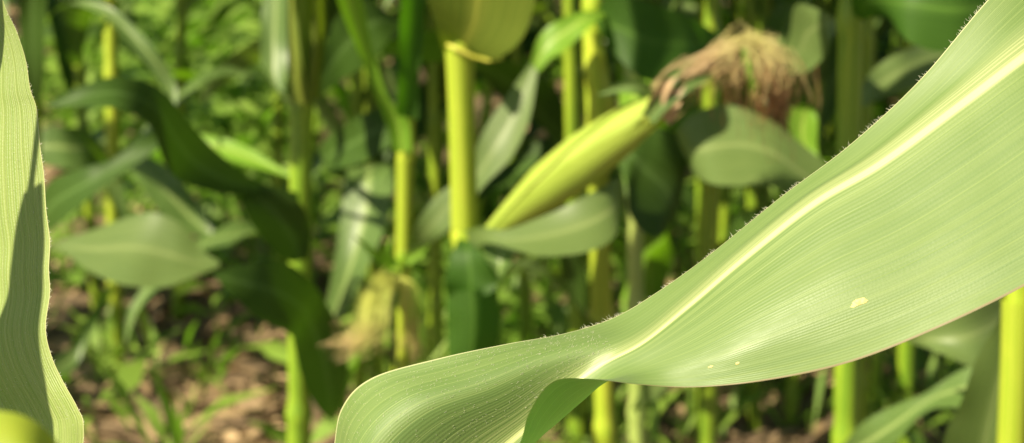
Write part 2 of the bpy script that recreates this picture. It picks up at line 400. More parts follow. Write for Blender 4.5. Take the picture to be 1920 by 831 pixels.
def strands(name, curves, rad, parent, origin, mat):
    V, F, U = [], [], []
    for c_ in curves:
        n = len(c_); v, f = tube(c_ - origin, [rad * (1 - 0.5 * i / n) for i in range(n)], 4, cap=False)
        o_ = len(V); V += v; F += [tuple(x + o_ for x in q) for q in f]
        U += [(0, i / (n - 1)) for i in range(n) for _ in range(4)]
    o = link(name, mesh_from(name, V, F, U), M[mat], parent); o['kind'] = 'stuff'; return o

# ================================================================== foreground plant, right: the big leaf
D = lambda px, py, d: P(px, py, d)
fp = Plant((0.42, 0.50, 0), 'corn plant whose broad sharp green leaf sweeps across the lower right foreground')
sb = P(2420, -250, 0.644)
fp.b = np.array([sb[0] + 0.004, sb[1] + 0.012, 0.0]); fp.o.location = fp.b
link('stalk', stalk_mesh('stalk', [(0, 0, 0), (0.0, 0.0, 1.95)], 0.014, 0.007, [0.1, 0.26, 0.45, 0.64, 0.83, 1.02, 1.215, 1.4, 1.58, 1.75]), M['stalk'], fp.o)
def st(U, A, Mm, F, L):
    if Mm[0] > 1150: A = (A[0], A[1], (U[2] + Mm[2]) / 2 + .001)
    off = lambda q: (q[0], q[1], q[2] - 0.034 * max(0, (q[0] - 1150) / 770))
    return [P(*off(q)) for q in (U, A, Mm, F, L)]
main = [
    st((2372, -345, .69), (2385, -300, .695), (2400, -255, .70), (2420, -215, .695), (2440, -170, .69)),
    st((2150, -260, .665), (2195, -200, .665), (2240, -145, .67), (2310, -20, .655), (2360, 80, .645)),
    st((1975, -130, .645), (2030, -70, .640), (2090, -10, .640), (2180, 170, .620), (2240, 320, .605)),
    st((1852, 0, .632), (1898, 42, .622), (1945, 88, .622), (2030, 275, .600), (2085, 440, .584)),
    st((1723, 152, .628), (1762, 172, .616), (1800, 197, .615), (1870, 385, .592), (1920, 537, .578)),
    st((1592, 273, .626), (1622, 288, .612), (1652, 306, .610), (1712, 475, .588), (1752, 618, .576)),
    st((1466, 368, .626), (1494, 374, .611), (1525, 382, .608), (1565, 540, .585), (1592, 680, .576)),
    st((1335, 474, .625), (1365, 476, .610), (1396, 484, .606), (1425, 605, .584), (1440, 713, .578)),
    st((1232, 548, .623), (1262, 560, .608), (1293, 572, .603), (1308, 660, .586), (1310, 726, .580)),
    st((1150, 596, .621), (1180, 617, .605), (1206, 642, .598), (1218, 690, .588), (1205, 722, .579)),
    st((1060, 625, .618), (1096, 648, .604), (1128, 684, .599), (1142, 714, .588), (1098, 710, .570)),
    st((950, 645, .612), (1008, 680, .601), (1062, 732, .603), (1092, 752, .592), (1035, 717, .558)),
    st((823, 672, .610), (912, 722, .597), (1000, 792, .606), (1044, 794, .594), (993, 772, .554)),
    st((697, 709, .616), (790, 765, .592), (925, 858, .606), (1004, 830, .594), (974, 832, .553)),
    st((641, 765, .626), (705, 840, .592), (850, 940, .605), (950, 890, .594), (930, 900, .568)),
    st((624, 850, .632), (670, 935, .600), (770, 1030, .604), (870, 1000, .590), (860, 1010, .574)),
    st((600, 990, .65), (640, 1060, .625), (690, 1130, .612), (760, 1130, .602), (780, 1130, .594)),
    st((560, 1200, .66), (568, 1225, .65), (580, 1250, .645), (592, 1255, .64), (600, 1260, .638)),
]
g = surface(main, 190, 49)
# gentle buckles across the blade, as maize leaves have along the margins
tt = np.linspace(0, 1, 190)[:, None]; uu = np.linspace(-1, 1, 49)[None]
ml = link('leaf', grid_mesh('leaf', g, fp.b), M['main_leaf'], fp.o)
ml['label'] = 'broad sharp leaf with pale midrib and hairy margin, sweeping across the foreground'
MAIN = g
def row_dirs(g, i, j):
    a = g[min(i + 1, g.shape[0] - 1), j] - g[max(i - 1, 0), j]; b_ = g[i, min(j + 1, g.shape[1] - 1)] - g[i, max(j - 1, 0)]
    n = np.cross(a, b_); n /= np.linalg.norm(n) + 1e-12
    mid = CAM - g[i, j]
    if n @ mid < 0: n = -n
    return a / np.linalg.norm(a), b_ / np.linalg.norm(b_), n
def margin_hairs(name, g, i0, i1, count, length, rad, j, parent, origin, seed, bias=0.5):
    rg = np.random.default_rng(seed); pts = []; ns = []; ds = []
    for _ in range(count):
        x = rg.uniform(i0, i1)
        if math.sin(x * .9) + math.sin(x * .37 + 1) < rg.normal(-.2, .8): continue
        i = int(x); f = x - i
        p = g[i, j] * (1 - f) + g[min(i + 1, g.shape[0] - 1), j] * f
        a, b_, n = row_dirs(g, i, j)
        outw = -b_ if j == 0 else b_
        d = outw + 0.35 * n + bias * a * rg.uniform(-1, 1)
        pts.append(p); ns.append(n); ds.append(d / np.linalg.norm(d))
    return hairs(name, pts, ns, ds, length, rad, parent, origin, seed)
margin_hairs('margin_hairs', g, 30, 116, 380, 0.0019, 0.00010, 0, ml, fp.b, 5)
def face_hairs(name, g, i0, i1, j0, j1, count, length, rad, parent, origin, seed):
    rg = np.random.default_rng(seed); pts = []; ns = []; ds = []
    for _ in range(count):
        i = int(rg.uniform(i0, i1)); jf = rg.uniform(j0, j1); j = int(jf); f = jf - j; fi = rg.uniform()
        p = (g[i, j] * (1 - f) + g[i, j + 1] * f) * (1 - fi) + (g[i + 1, j] * (1 - f) + g[i + 1, j + 1] * f) * fi
        a, b_, n = row_dirs(g, i, j)
        d = 0.35 * n - a * 0.8 + rg.normal(0, 0.4) * b_
        pts.append(p); ns.append(n); ds.append(d / np.linalg.norm(d))
    return hairs(name, pts, ns, ds, length, rad, parent, origin, seed)
face_hairs('surface_hairs', g, 106, 160, 0.3, 20, 900, 0.0011, 0.00006, ml, fp.b, 6)
# pale spots on the blade
def spot(px, py, wpx, hpx, ang):
    r_ = ray(px, py); r_ = r_ / np.linalg.norm(r_)
    rel = g.reshape(-1, 3) - CAM; dist = np.linalg.norm(np.cross(rel, r_), axis=1); k = int(np.argmin(dist)); i, j = divmod(k, g.shape[1])
    a, b_, n = row_dirs(g, i, j); den = r_ @ n; c0 = CAM + r_ * (((g[i, j] - CAM) @ n) / den)
    s = 0.58 / FPX; V = [c0 + n * 0.00035]; F = []
    e1 = -a; e2 = b_; rg = np.random.default_rng(int(px))
    for k in range(14):
        th = 2 * math.pi * k / 14; q = rg.uniform(0.75, 1.15)
        V.append(c0 + n * 0.00012 + q * s * (math.cos(th) * wpx / 2 * e1 + math.sin(th) * hpx / 2 * e2))
        F.append((0, 1 + k, 1 + (k + 1) % 14))
    link('pale_spot', mesh_from('pale_spot', [v - fp.b for v in V], F), M['spot'], ml)
spot(1611, 567, 34, 13, 0); spot(1383, 681, 7, 5, 0); spot(1332, 688, 10, 4, 0)

# ================================================================== foreground plant, left: leaf along the frame edge
lp = Plant((0, 0, 0), 'corn plant whose sunlit hairy-edged leaf hangs down the left edge of the picture')
sb = P(-330, 400, 0.62); lp.b = np.array([sb[0], sb[1], 0.0]); lp.o.location = lp.b
link('stalk', stalk_mesh('stalk', [(0, 0, 0), (0, 0, 1.9)], 0.014, 0.007, [0.1, 0.26, 0.45, 0.64, 0.83, 0.925, 1.1, 1.4, 1.58, 1.75]), M['stalk'], lp.o)
edge_l = [(-60, -260), (-20, -90), (8, 8), (30, 56), (48, 111), (57, 167), (69, 205), (76, 278), (83, 329), (87, 394), (94, 452), (92, 504), (94, 550), (86, 615), (97, 668), (119, 716), (145, 763), (157, 796), (150, 850), (95, 900), (0, 930)]
secs = []
for k, (x, y) in enumerate(edge_l):
    t = k / (len(edge_l) - 1); wd = 330 * min(1, 0.15 + t * 2.2)
    xl = x - wd
    if t > 0.8: xl = x - wd * (1 - (t - 0.8) * 2.0)
    bulge = 0.012 * math.exp(-((y - 790) / 60) ** 2)
    dz = .035 * (1 - y / 831)
    secs.append([P(xl, y + 30 - 40 * t, .640 + dz), P(x - wd * .72, y + 22 - 20 * t, .628 + dz), P(x - wd * .48, y + 15, .622 + dz), P(x - wd * 0.22, y + 6, .606 + dz), P(x, y, .595 - bulge + dz)])
secs.append([P(-335, 935, .625), P(-320, 940, .625), P(-300, 945, .622), P(-280, 950, .618), P(-250, 955, .615)])
gl = surface(secs, 150, 37)
ll = link('leaf', grid_mesh('leaf', gl, lp.b), M['side_leaf'], lp.o)
ll['label'] = 'sunlit ribbed leaf with a hairy white margin at the left edge'
margin_hairs('margin_hairs', gl, 8, 142, 300, 0.0018, 0.00010, 36, ll, lp.b, 15)
face_hairs('surface_hairs', gl, 10, 140, 20, 35.5, 900, 0.0009, 0.00005, ll, lp.b, 16)
# nearer blurred leaf over the bottom-left corner
g2 = surface([[P(-420, 980, .50), P(-400, 1000, .49), P(-380, 1030, .49)], [P(-150, 800, .37), P(-150, 880, .36), P(-160, 960, .36)],
              [P(-20, 770, .36), P(-10, 850, .35), P(-30, 950, .35)], [P(80, 800, .36), P(75, 870, .35), P(60, 960, .35)], [P(150, 900, .37), P(145, 920, .37), P(140, 960, .37)]], 40, 13)
o = link('leaf', grid_mesh('leaf', g2, lp.b), M['blur_leaf'], lp.o); o['label'] = 'blurred yellow-green leaf end over the bottom left corner'
# unseen leaf added and shaped to throw the diagonal shade on the left leaf
SV = np.array(SUN)
q_ = [((70, 300), (82, 296)), ((52, 370), (88, 350)), ((30, 450), (88, 440)), ((15, 560), (84, 560)), ((-25, 660), (80, 650)), ((-70, 760), (82, 750)), ((-120, 860), (60, 850)), ((-200, 950), (-100, 950))]
PL = lambda q: P(*q, .597 + .035 * (1 - q[1] / 831) + max(0, 90 - q[0]) * .00015)
secs = [[PL(a) + SV * .24, (PL(a) + PL(b_)) / 2 + SV * .25, PL(b_) + SV * .24] for a, b_ in q_]
top_ = lp.b + np.array([0, 0, 1.38])
secs = [[top_ + np.array([-.01, -.01, 0]), top_ + np.array([0, -.014, .005]), top_ + np.array([.01, -.012, 0])]] + secs
link('leaf', grid_mesh('leaf', surface(secs, 50, 9), lp.b), M['leaf'], lp.o)

# ================================================================== middle distance plants, placed one by one
# --- plant with the ear (bright yellow stalk left of the ear)
Y4 = 1.62
p4 = Plant((0, 0), 'corn plant with bright yellow stalk bearing the slanting yellow-green ear')
p4.stalk(862, 80, 872, 440, Y4, 46, 'stalk', nodes_px=(92, 438), r1f=0.7)
p4.leaf([(830, 92, Y4 - .012, 890, 108, Y4 + .0, .3), (815, 40, Y4 - .03, 930, 112, Y4 - .03), (800, -10, Y4 - .05, 985, 60, Y4 - .06), (795, -120, Y4 - .05, 1010, -60, Y4 - .1), (840, -260, Y4, 980, -200, Y4 - .1), (920, -330, Y4, 930, -320, Y4)], 'leaf_olive', cup=.15)
p4.sheath(862, 92, 871, 425, Y4, 47, 1.0)
cv, cf = tube([PY(838, 84, Y4 - .02), PY(858, 92, Y4 - .025), PY(885, 106, Y4 - .02), PY(915, 114, Y4 - .02), PY(945, 110, Y4 - .02)], [.002, .0028, .0022, .002, .001], 8)
link('collar', mesh_from('collar', [v - p4.b for v in cv], cf), M['collar'], p4.o)
# ear leaf sweeping under the ear
p4.leaf([(872, 432, Y4 - .02, 885, 470, Y4 - .02), (905, 425, Y4 - .06, 915, 458, Y4 - .08), (950, 432, Y4 - .09, 965, 468, Y4 - .12), (1020, 405, Y4 - .10, 1025, 480, Y4 - .16), (1090, 370, Y4 - .10, 1100, 475, Y4 - .17), (1140, 345, Y4 - .09, 1150, 445, Y4 - .14), (1164, 330, Y4 - .06, 1166, 390, Y4 - .08), (1160, 330, Y4 - .02, 1162, 350, Y4 - .03)], 'leaf_pale', cup=.10)
# lower leaf and sheath
p4.leaf([(868, 428, Y4 + .0, 882, 432, Y4), (850, 470, Y4 - .03, 905, 480, Y4 - .05), (835, 520, Y4 - .05, 932, 525, Y4 - .06), (838, 552, Y4 - .05, 920, 548, Y4 - .06), (850, 562, Y4 - .04, 880, 560, Y4 - .05)], 'leaf_deep')
p4.leaf([(888, 436, Y4 - .03, 905, 440, Y4 - .03), (905, 470, Y4 - .04, 968, 470, Y4 - .05), (915, 505, Y4 - .05, 962, 485, Y4 - .06), (925, 530, Y4 - .05, 935, 525, Y4 - .06)], 'leaf')
p4.leaf([(838, 548, Y4 - .04, 932, 540, Y4 - .04), (838, 600, Y4 - .045, 938, 600, Y4 - .04), (840, 660, Y4 - .045, 930, 660, Y4 - .04), (845, 740, Y4 - .04, 915, 740, Y4 - .03), (850, 830, Y4 - .02, 900, 830, Y4 - .02)], 'leaf_deep', cup=-.4, name='sheath')
p4.canopy([1.28, 1.45, 1.6], 11, az0=0.2)
# ear
def spindle(base, tip, prof, name, parent, org, mat, sides=28, n=40, bend=0.0, swirl=0.5):
    base = np.asarray(base); tip = np.asarray(tip); ax = tip - base; L = np.linalg.norm(ax); ax /= L
    a = np.cross(ax, [0, 0, 1.0]); a /= np.linalg.norm(a); b_ = np.cross(a, ax)
    V = []; F = []
    for i in range(n):
        t = i / (n - 1); r = np.interp(t, [p_[0] for p_ in prof], [p_[1] for p_ in prof])
        c0 = base + ax * L * t + b_ * bend * math.sin(math.pi * t)
        for k in range(sides):
            th = 2 * math.pi * k / sides
            ph = (th / (2 * math.pi) * 3 + swirl * t) % 1.0
            rr = r * (1 + 0.05 * ph + 0.012 * math.sin(th * 17))
            V.append(c0 + rr * (math.cos(th) * a + math.sin(th) * b_) - org)
    for i in range(n - 1):
        for k in range(sides):
            F.append((i * sides + k, i * sides + (k + 1) % sides, (i + 1) * sides + (k + 1) % sides, (i + 1) * sides + k))
    F.append(tuple(range(sides))); F.append(tuple((n - 1) * sides + k for k in range(sides))[::-1])
    return link(name, mesh_from(name, V, F), M[mat], parent)
eb = PY(900, 455, Y4 - .02); et = PY(1262, 182, Y4 - .14)
ear = bpy.data.objects.new('ear', None); col.objects.link(ear); ear.parent = p4.o; ear['label'] = 'slanting yellow-green ear with brown tip and drooping silk'
pm = PXM(Y4)
spindle(eb, et, [(0, 11 * pm), (.08, 14 * pm), (.2, 22 * pm), (.38, 34 * pm), (.58, 37 * pm), (.78, 31 * pm), (.92, 21 * pm), (1, 11 * pm)], 'husk', ear, p4.b, 'husk', bend=0.006)
def husk_leaf(base, tip, prof, th0, span, tend, k, parent, org):
    base = np.asarray(base); tip = np.asarray(tip); ax = tip - base; L = np.linalg.norm(ax); ax /= L
    a = np.cross(ax, [0, 0, 1.0]); a /= np.linalg.norm(a); b_ = np.cross(a, ax); g_ = []
    for i in range(30):
        f = i / 29; t = .02 + f * tend; r = np.interp(t, [p_[0] for p_ in prof], [p_[1] for p_ in prof]) * (1.05 + .035 * k) + .0006
        half = span * (1 - f ** 3.5) ** .6 / 2 + .02; c0 = base + ax * L * t + b_ * .006 * math.sin(math.pi * min(t, 1))
        row = []
        for u in np.linspace(-1, 1, 11):
            th = th0 + .35 * f + u * half; lift = 1 + .05 * f ** 4 + .03 * abs(u) ** 3 + .012 * math.sin(u * 14)
            row.append(c0 + r * lift * (math.cos(th) * a + math.sin(th) * b_))
        g_.append(row)
    return link('husk_leaf', grid_mesh('husk_leaf', np.array(g_), org), M['husk_leaf'], parent)
HP = [(0, 11 * pm), (.08, 14 * pm), (.2, 22 * pm), (.38, 34 * pm), (.58, 37 * pm), (.78, 31 * pm), (.92, 21 * pm), (1, 13 * pm), (1.1, 9 * pm)]
for k, (th0, span, tend) in enumerate(((0.3, 2.4, 1.0), (2.2, 2.4, 1.04), (4.2, 2.6, .96), (1.3, 2.2, .86), (3.4, 2.1, .78), (5.3, 2.0, .9))):
    husk_leaf(eb, et, HP, th0, span, tend, k, ear, p4.b)
def blade(pts_px, w0, mat, parent, org, name='husk_blade', nn=24):
    """narrow tapering blade along pixel path (x,y,Y)"""
    c_ = crom([PY(*q) for q in pts_px], nn); t = np.gradient(c_, axis=0); g_ = []
    for i in range(nn):
        v = CAM - c_[i]; s = np.cross(t[i], v); s /= np.linalg.norm(s); v /= np.linalg.norm(v); f = i / (nn - 1)
        wd = w0 * (1 - f ** 1.8) + .0005
        g_.append([c_[i] - s * wd + v * wd * .3, c_[i] - s * wd * .5, c_[i] - v * wd * .3, c_[i] + s * wd * .5, c_[i] + s * wd + v * wd * .3])
    return link(name, grid_mesh(name, np.array(g_), org), M[mat], parent)
Ye = Y4 - .13
blade([(1215, 222, Ye - .035), (1240, 195, Ye - .04), (1280, 165, Ye - .045), (1330, 142, Ye - .03), (1350, 138, Ye)], .008, 'leaf', ear, p4.b)
blade([(1240, 195, Ye + .01), (1200, 165, Ye), (1160, 165, Ye), (1120, 178, Ye)], .009, 'leaf', ear, p4.b)
blade([(1235, 205, Ye), (1255, 150, Ye - .02), (1300, 110, Ye), (1360, 92, Ye + .02)], .008, 'leaf', ear, p4.b)
blade([(1232, 215, Ye - .03), (1252, 190, Ye - .04), (1268, 172, Ye - .045), (1290, 150, Ye - .04)], .010, 'litter', ear, p4.b, 'dry_husk_tip')
blade([(1225, 205, Ye - .03), (1236, 182, Ye - .04), (1250, 160, Ye - .05), (1266, 145, Ye - .05)], .008, 'litter', ear, p4.b, 'dry_husk_tip')
blade([(1245, 225, Ye - .02), (1262, 205, Ye - .03), (1276, 190, Ye - .03)], .008, 'litter', ear, p4.b, 'dry_husk_tip')
cur = []
for k in range(230):
    a = rng.normal(0, 1, 6) * rng.choice([.7, 1.0, 1.7]); u = rng.uniform(); s0 = rng.uniform(0, 1)
    side = rng.choice([0, 1], p=[.08, .92])
    ex = (1340 + 30 * a[3], 190 + 30 * a[4]) if side == 0 else (1444 + 22 * a[3], 205 + 34 * a[4])
    hx = 1372 + 52 * u
    pts = [PY(1250 + 10 * a[0], 180 + 9 * a[1], Ye + .006 * a[2]), PY(1295 + 9 * a[1], 140 + 10 * a[0], Ye + .008 * a[3]), PY(hx - 5 + 8 * a[0], 92 + 12 * a[2], Ye - .01 + .012 * a[5]),
           PY(hx * .45 + ex[0] * .55 + (16 if side else -8) + 9 * a[1], 105 + 16 * a[0], Ye - .02 + .015 * a[4]), PY(ex[0] + 10 * a[5], 155 + 15 * a[2], Ye - .02 + .018 * a[4]), PY(ex[0], ex[1], Ye - .01 + .018 * a[4])]
    cur.append(crom(pts, 16))
strands('silk', cur, .00055, ear, p4.b, 'silk')
for k in range(2):
    blade([(1395, 90, Ye - .03), (1402, 125, Ye - .04), (1408 + 8 * k, 165, Ye - .04), (1412 + 10 * k, 185, Ye - .03)], .0035, 'leaf_bright', ear, p4.b)

# --- plant S2: thick green stalk with double sheath
Y2 = 1.85
p2 = Plant((0, 0), 'corn plant with thick sheathed green stalk left of centre, dark leaf hanging over it')
p2.stalk(566, 0, 562, 600, Y2, 42, 'stalk_green', nodes_px=(195,), r1f=.8)
p2.leaf([(545, 195, Y2 - .02, 590, 195, Y2 - .02), (540, 140, Y2 - .02, 572, 140, Y2 - .035), (538, 60, Y2 - .02, 560, 60, Y2 - .035), (538, -20, Y2 - .02, 556, -20, Y2 - .035), (530, -180, Y2 - .05, 560, -180, Y2 - .05), (500, -260, Y2 - .1, 510, -250, Y2 - .1)], 'leaf_olive', cup=-.3)
p2.leaf([(575, 190, Y2 - .02, 600, 185, Y2 - .0), (580, 120, Y2 - .025, 606, 120, Y2), (584, 50, Y2 - .03, 612, 50, Y2), (586, -20, Y2 - .03, 615, -20, Y2), (600, -180, Y2 - .03, 640, -180, Y2), (660, -280, Y2, 670, -270, Y2)], 'leaf_olive', cup=-.3)
# dark arching leaf from the left, hanging to the right
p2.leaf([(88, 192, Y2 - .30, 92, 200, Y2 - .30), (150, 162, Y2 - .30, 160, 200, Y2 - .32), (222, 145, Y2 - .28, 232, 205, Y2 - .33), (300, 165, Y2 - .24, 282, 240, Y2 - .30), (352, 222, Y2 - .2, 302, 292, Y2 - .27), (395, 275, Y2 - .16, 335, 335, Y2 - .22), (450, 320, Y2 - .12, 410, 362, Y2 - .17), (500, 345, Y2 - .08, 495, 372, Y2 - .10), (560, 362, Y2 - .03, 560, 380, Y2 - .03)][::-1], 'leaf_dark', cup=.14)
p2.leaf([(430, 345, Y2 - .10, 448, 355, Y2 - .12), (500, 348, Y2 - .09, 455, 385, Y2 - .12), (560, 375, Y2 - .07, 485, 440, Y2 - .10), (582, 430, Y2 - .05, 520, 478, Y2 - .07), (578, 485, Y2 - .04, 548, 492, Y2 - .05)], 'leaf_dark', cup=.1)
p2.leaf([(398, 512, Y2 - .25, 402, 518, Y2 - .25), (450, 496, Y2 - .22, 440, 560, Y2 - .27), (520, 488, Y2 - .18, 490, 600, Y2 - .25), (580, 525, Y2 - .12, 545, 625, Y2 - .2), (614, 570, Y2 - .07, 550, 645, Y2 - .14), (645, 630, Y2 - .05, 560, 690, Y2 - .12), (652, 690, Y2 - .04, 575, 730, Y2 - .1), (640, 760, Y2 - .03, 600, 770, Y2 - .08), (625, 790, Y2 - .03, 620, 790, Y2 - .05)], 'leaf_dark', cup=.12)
shade_leaf(p2, 575, 120, 330, Y2, .5, 50)
p2.leaf([(560, 190, Y2 + .02, 570, 195, Y2 + .02), (500, 150, Y2 + .1, 535, 190, Y2 + .08), (488, 80, Y2 + .14, 540, 110, Y2 + .12), (492, 0, Y2 + .16, 542, 10, Y2 + .14), (500, -120, Y2 + .18, 530, -120, Y2 + .18)], 'leaf')
p2.leaf([(572, 195, Y2 + .02, 580, 200, Y2 + .02), (605, 90, Y2 + .15, 640, 150, Y2 + .12), (640, 20, Y2 + .2, 690, 120, Y2 + .16), (690, 0, Y2 + .22, 725, 80, Y2 + .2), (750, 40, Y2 + .25, 755, 45, Y2 + .25)], 'leaf_dark')
p2.leaf([(556, 330, Y2, 562, 340, Y2), (480, 285, Y2 + .05, 490, 318, Y2 + .02), (410, 255, Y2 + .1, 420, 298, Y2 + .06), (355, 250, Y2 + .12, 365, 285, Y2 + .1), (300, 262, Y2 + .15, 305, 270, Y2 + .15)], 'leaf_bright')
p2.canopy([1.35, 1.5], 21, az0=0.9)
# --- plant S3
Y3 = 1.85
p3 = Plant((0, 0), 'corn plant with slim green stalk forking into upright leaves, young ear silks below')
p3.stalk(767, 100, 757, 490, Y3, 31, 'stalk', nodes_px=(285, 490), r1f=.6)
p3.leaf([(738, 285, Y3 - .02, 772, 285, Y3 - .02), (722, 225, Y3 - .025, 765, 225, Y3 - .02), (695, 160, Y3 - .04, 728, 180, Y3 - .03), (668, 90, Y3 - .06, 700, 95, Y3 - .05), (640, 20, Y3 - .08, 682, 15, Y3 - .08), (610, -60, Y3 - .12, 660, -70, Y3 - .12), (560, -150, Y3 - .2, 600, -180, Y3 - .2), (500, -200, Y3 - .25, 510, -215, Y3 - .25)], 'leaf_bright', cup=.15)
p3.leaf([(742, 215, Y3 - .03, 785, 225, Y3 - .02), (746, 150, Y3 - .035, 786, 150, Y3 - .02), (748, 80, Y3 - .04, 793, 80, Y3 - .02), (752, 0, Y3 - .045, 798, 0, Y3 - .02), (760, -120, Y3 - .04, 800, -120, Y3), (790, -230, Y3, 800, -230, Y3)], 'leaf_deep', cup=.15)
p3.sheath(760, 295, 757, 480, Y3, 30, 0.9)
p3.canopy([1.2, 1.4], 31, az0=1.2)
yb = PY(757, 478, Y3 - .015); yt = PY(738, 530, Y3 - .06)
ear2 = bpy.data.objects.new('ear', None); col.objects.link(ear2); ear2.parent = p3.o; ear2['label'] = 'young ear shedding yellow silk that hangs toward the leaf'
pm3 = PXM(Y3)
spindle(yb, yt, [(0, 8 * pm3), (.5, 14 * pm3), (1, 9 * pm3)], 'husk', ear2, p3.b, 'stalk_green', 16, 14)
for pth in ([(745, 505, Y3 - .04), (715, 490, Y3 - .05), (690, 465, Y3 - .06), (660, 440, Y3 - .07)], [(760, 490, Y3 - .03), (790, 470, Y3 - .04), (815, 430, Y3 - .05)], [(740, 520, Y3 - .06), (735, 580, Y3 - .07), (740, 650, Y3 - .06), (742, 720, Y3 - .06)], [(740, 500, Y3 - .05), (725, 470, Y3 - .06), (735, 440, Y3 - .06)]):
    blade(pth, .007, 'leaf_bright' if pth[1][1] < 500 else 'leaf', ear2, p3.b)
cur = []
for k in range(110):
    a = rng.normal(0, 1, 6); Yq = Y3 - .08
    if k % 3:
        pts = [(738 + 8 * a[0], 525 + 8 * a[1], Yq), (715 + 13 * a[2], 528 + 14 * a[0], Yq - .05), (702 + 14 * a[2], 580 + 16 * a[1], Yq - .10), (690 + 16 * a[2], 622 + 14 * a[0], Yq - .12), (652 + 28 * a[3], 648 + 16 * a[4], Yq - .12)]
    else:
        pts = [(742 + 8 * a[0], 525 + 8 * a[1], Yq), (765 + 8 * a[2], 545 + 10 * a[0], Yq - .01), (770 + 12 * a[2], 600 + 10 * a[0], Yq - .01), (772 + 18 * a[3], 660 + 14 * a[1], Yq)]
    cur.append(crom([PY(x, y, q + .006 * a[5]) for x, y, q in pts], 14))
strands('silk', cur, .0005, ear2, p3.b, 'young_silk')
# leaf sweeping from lower left, behind the yellow stalk, up to the right
Y9 = 1.78
p3.leaf([(762, 470, Y3, 772, 480, Y3), (775, 430, Y9, 810, 455, Y9), (815, 372, Y9, 850, 420, Y9 - .02), (875, 320, Y9, 905, 352, Y9 - .03), (905, 250, Y9, 955, 300, Y9 - .03), (950, 180, Y9 + .02, 992, 225, Y9 - .01), (995, 118, Y9 + .04, 1008, 135, Y9 + .03)], 'leaf_pale', cup=.1)
p3.leaf([(992, 125, Y9 + .04, 1006, 140, Y9 + .04), (1010, 70, Y9 + .05, 1040, 105, Y9 + .03), (1050, 35, Y9 + .06, 1075, 82, Y9 + .03), (1095, 22, Y9 + .07, 1112, 45, Y9 + .05), (1140, 20, Y9 + .1, 1145, 24, Y9 + .1)], 'leaf_bright', cup=.12)
# --- plant S5 behind the ear
Y5 = 1.90
p5 = Plant((0, 0), 'corn plant with yellow stalk passing right behind the middle of the ear')
p5.stalk(1114, 60, 1128, 580, Y5, 37, 'stalk', nodes_px=(5, 245, 600), r1f=.8)
p5.leaf([(1100, 240, Y5 - .02, 1150, 240, Y5 - .02), (1098, 180, Y5 - .022, 1152, 190, Y5 - .02), (1094, 110, Y5 - .022, 1140, 130, Y5 - .02), (1092, 60, Y5 - .02, 1122, 60, Y5 - .02)], 'stalk', cup=-.35, name='sheath')
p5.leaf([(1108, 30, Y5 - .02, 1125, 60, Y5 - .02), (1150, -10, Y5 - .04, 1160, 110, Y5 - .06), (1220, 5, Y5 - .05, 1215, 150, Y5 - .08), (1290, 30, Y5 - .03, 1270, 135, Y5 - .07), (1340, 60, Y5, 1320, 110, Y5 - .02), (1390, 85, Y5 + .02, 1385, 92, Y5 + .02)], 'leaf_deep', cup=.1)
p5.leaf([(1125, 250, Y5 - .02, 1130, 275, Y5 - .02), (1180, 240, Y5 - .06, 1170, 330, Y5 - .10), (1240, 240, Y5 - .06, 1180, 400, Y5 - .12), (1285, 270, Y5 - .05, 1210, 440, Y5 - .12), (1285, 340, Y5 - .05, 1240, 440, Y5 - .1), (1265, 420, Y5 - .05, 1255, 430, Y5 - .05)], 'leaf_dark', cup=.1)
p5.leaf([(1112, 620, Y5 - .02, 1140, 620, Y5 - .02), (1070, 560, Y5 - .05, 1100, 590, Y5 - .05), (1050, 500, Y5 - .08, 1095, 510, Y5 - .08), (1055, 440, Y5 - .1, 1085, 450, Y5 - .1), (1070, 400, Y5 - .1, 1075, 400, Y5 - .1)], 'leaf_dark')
p5.sheath(1120, 255, 1128, 585, Y5, 38, 1.2)
p5.canopy([1.2, 1.35, 1.55], 41, az0=1.8)
# --- plant behind silk, with the wide pale leaf at right of it
Y6 = 2.0
p6 = Plant((0, 0), 'corn plant behind the drooping silk, wide grey-green leaf drooping below it')
p6.stalk(1335, 10, 1330, 460, Y6, 36, 'stalk_far', nodes_px=(60, 330))
p6.leaf([(1335, 350, Y6, 1345, 358, Y6), (1285, 270, 1.78, 1300, 320, 1.74), (1268, 250, 1.72, 1305, 330, 1.66), (1300, 215, 1.70, 1340, 345, 1.60), (1365, 197, 1.70, 1400, 348, 1.58), (1440, 222, 1.68, 1450, 352, 1.57), (1510, 275, 1.66, 1480, 365, 1.57), (1560, 320, 1.64, 1530, 400, 1.58), (1620, 400, 1.62, 1590, 450, 1.58), (1660, 480, 1.6, 1655, 485, 1.6)], 'leaf_pale', cup=.08, nr=60)
p6.leaf([(1338, 470, Y6, 1345, 470, Y6), (1370, 430, Y6 - .03, 1400, 450, Y6 - .05), (1400, 390, Y6 - .05, 1450, 420, Y6 - .08), (1450, 400, Y6 - .08, 1480, 440, Y6 - .1), (1500, 440, Y6 - .1, 1505, 445, Y6 - .1)], 'leaf_dark')
p6.canopy([1.15, 1.3, 1.5], 51, az0=.4)
p6b = Plant((0, 0), 'thin yellow corn stalk just right of the silk top')
p6b.stalk(1408, 10, 1412, 460, 2.5, 23, 'stalk_far'); p6b.canopy([1.1, 1.3, 1.5], 52)
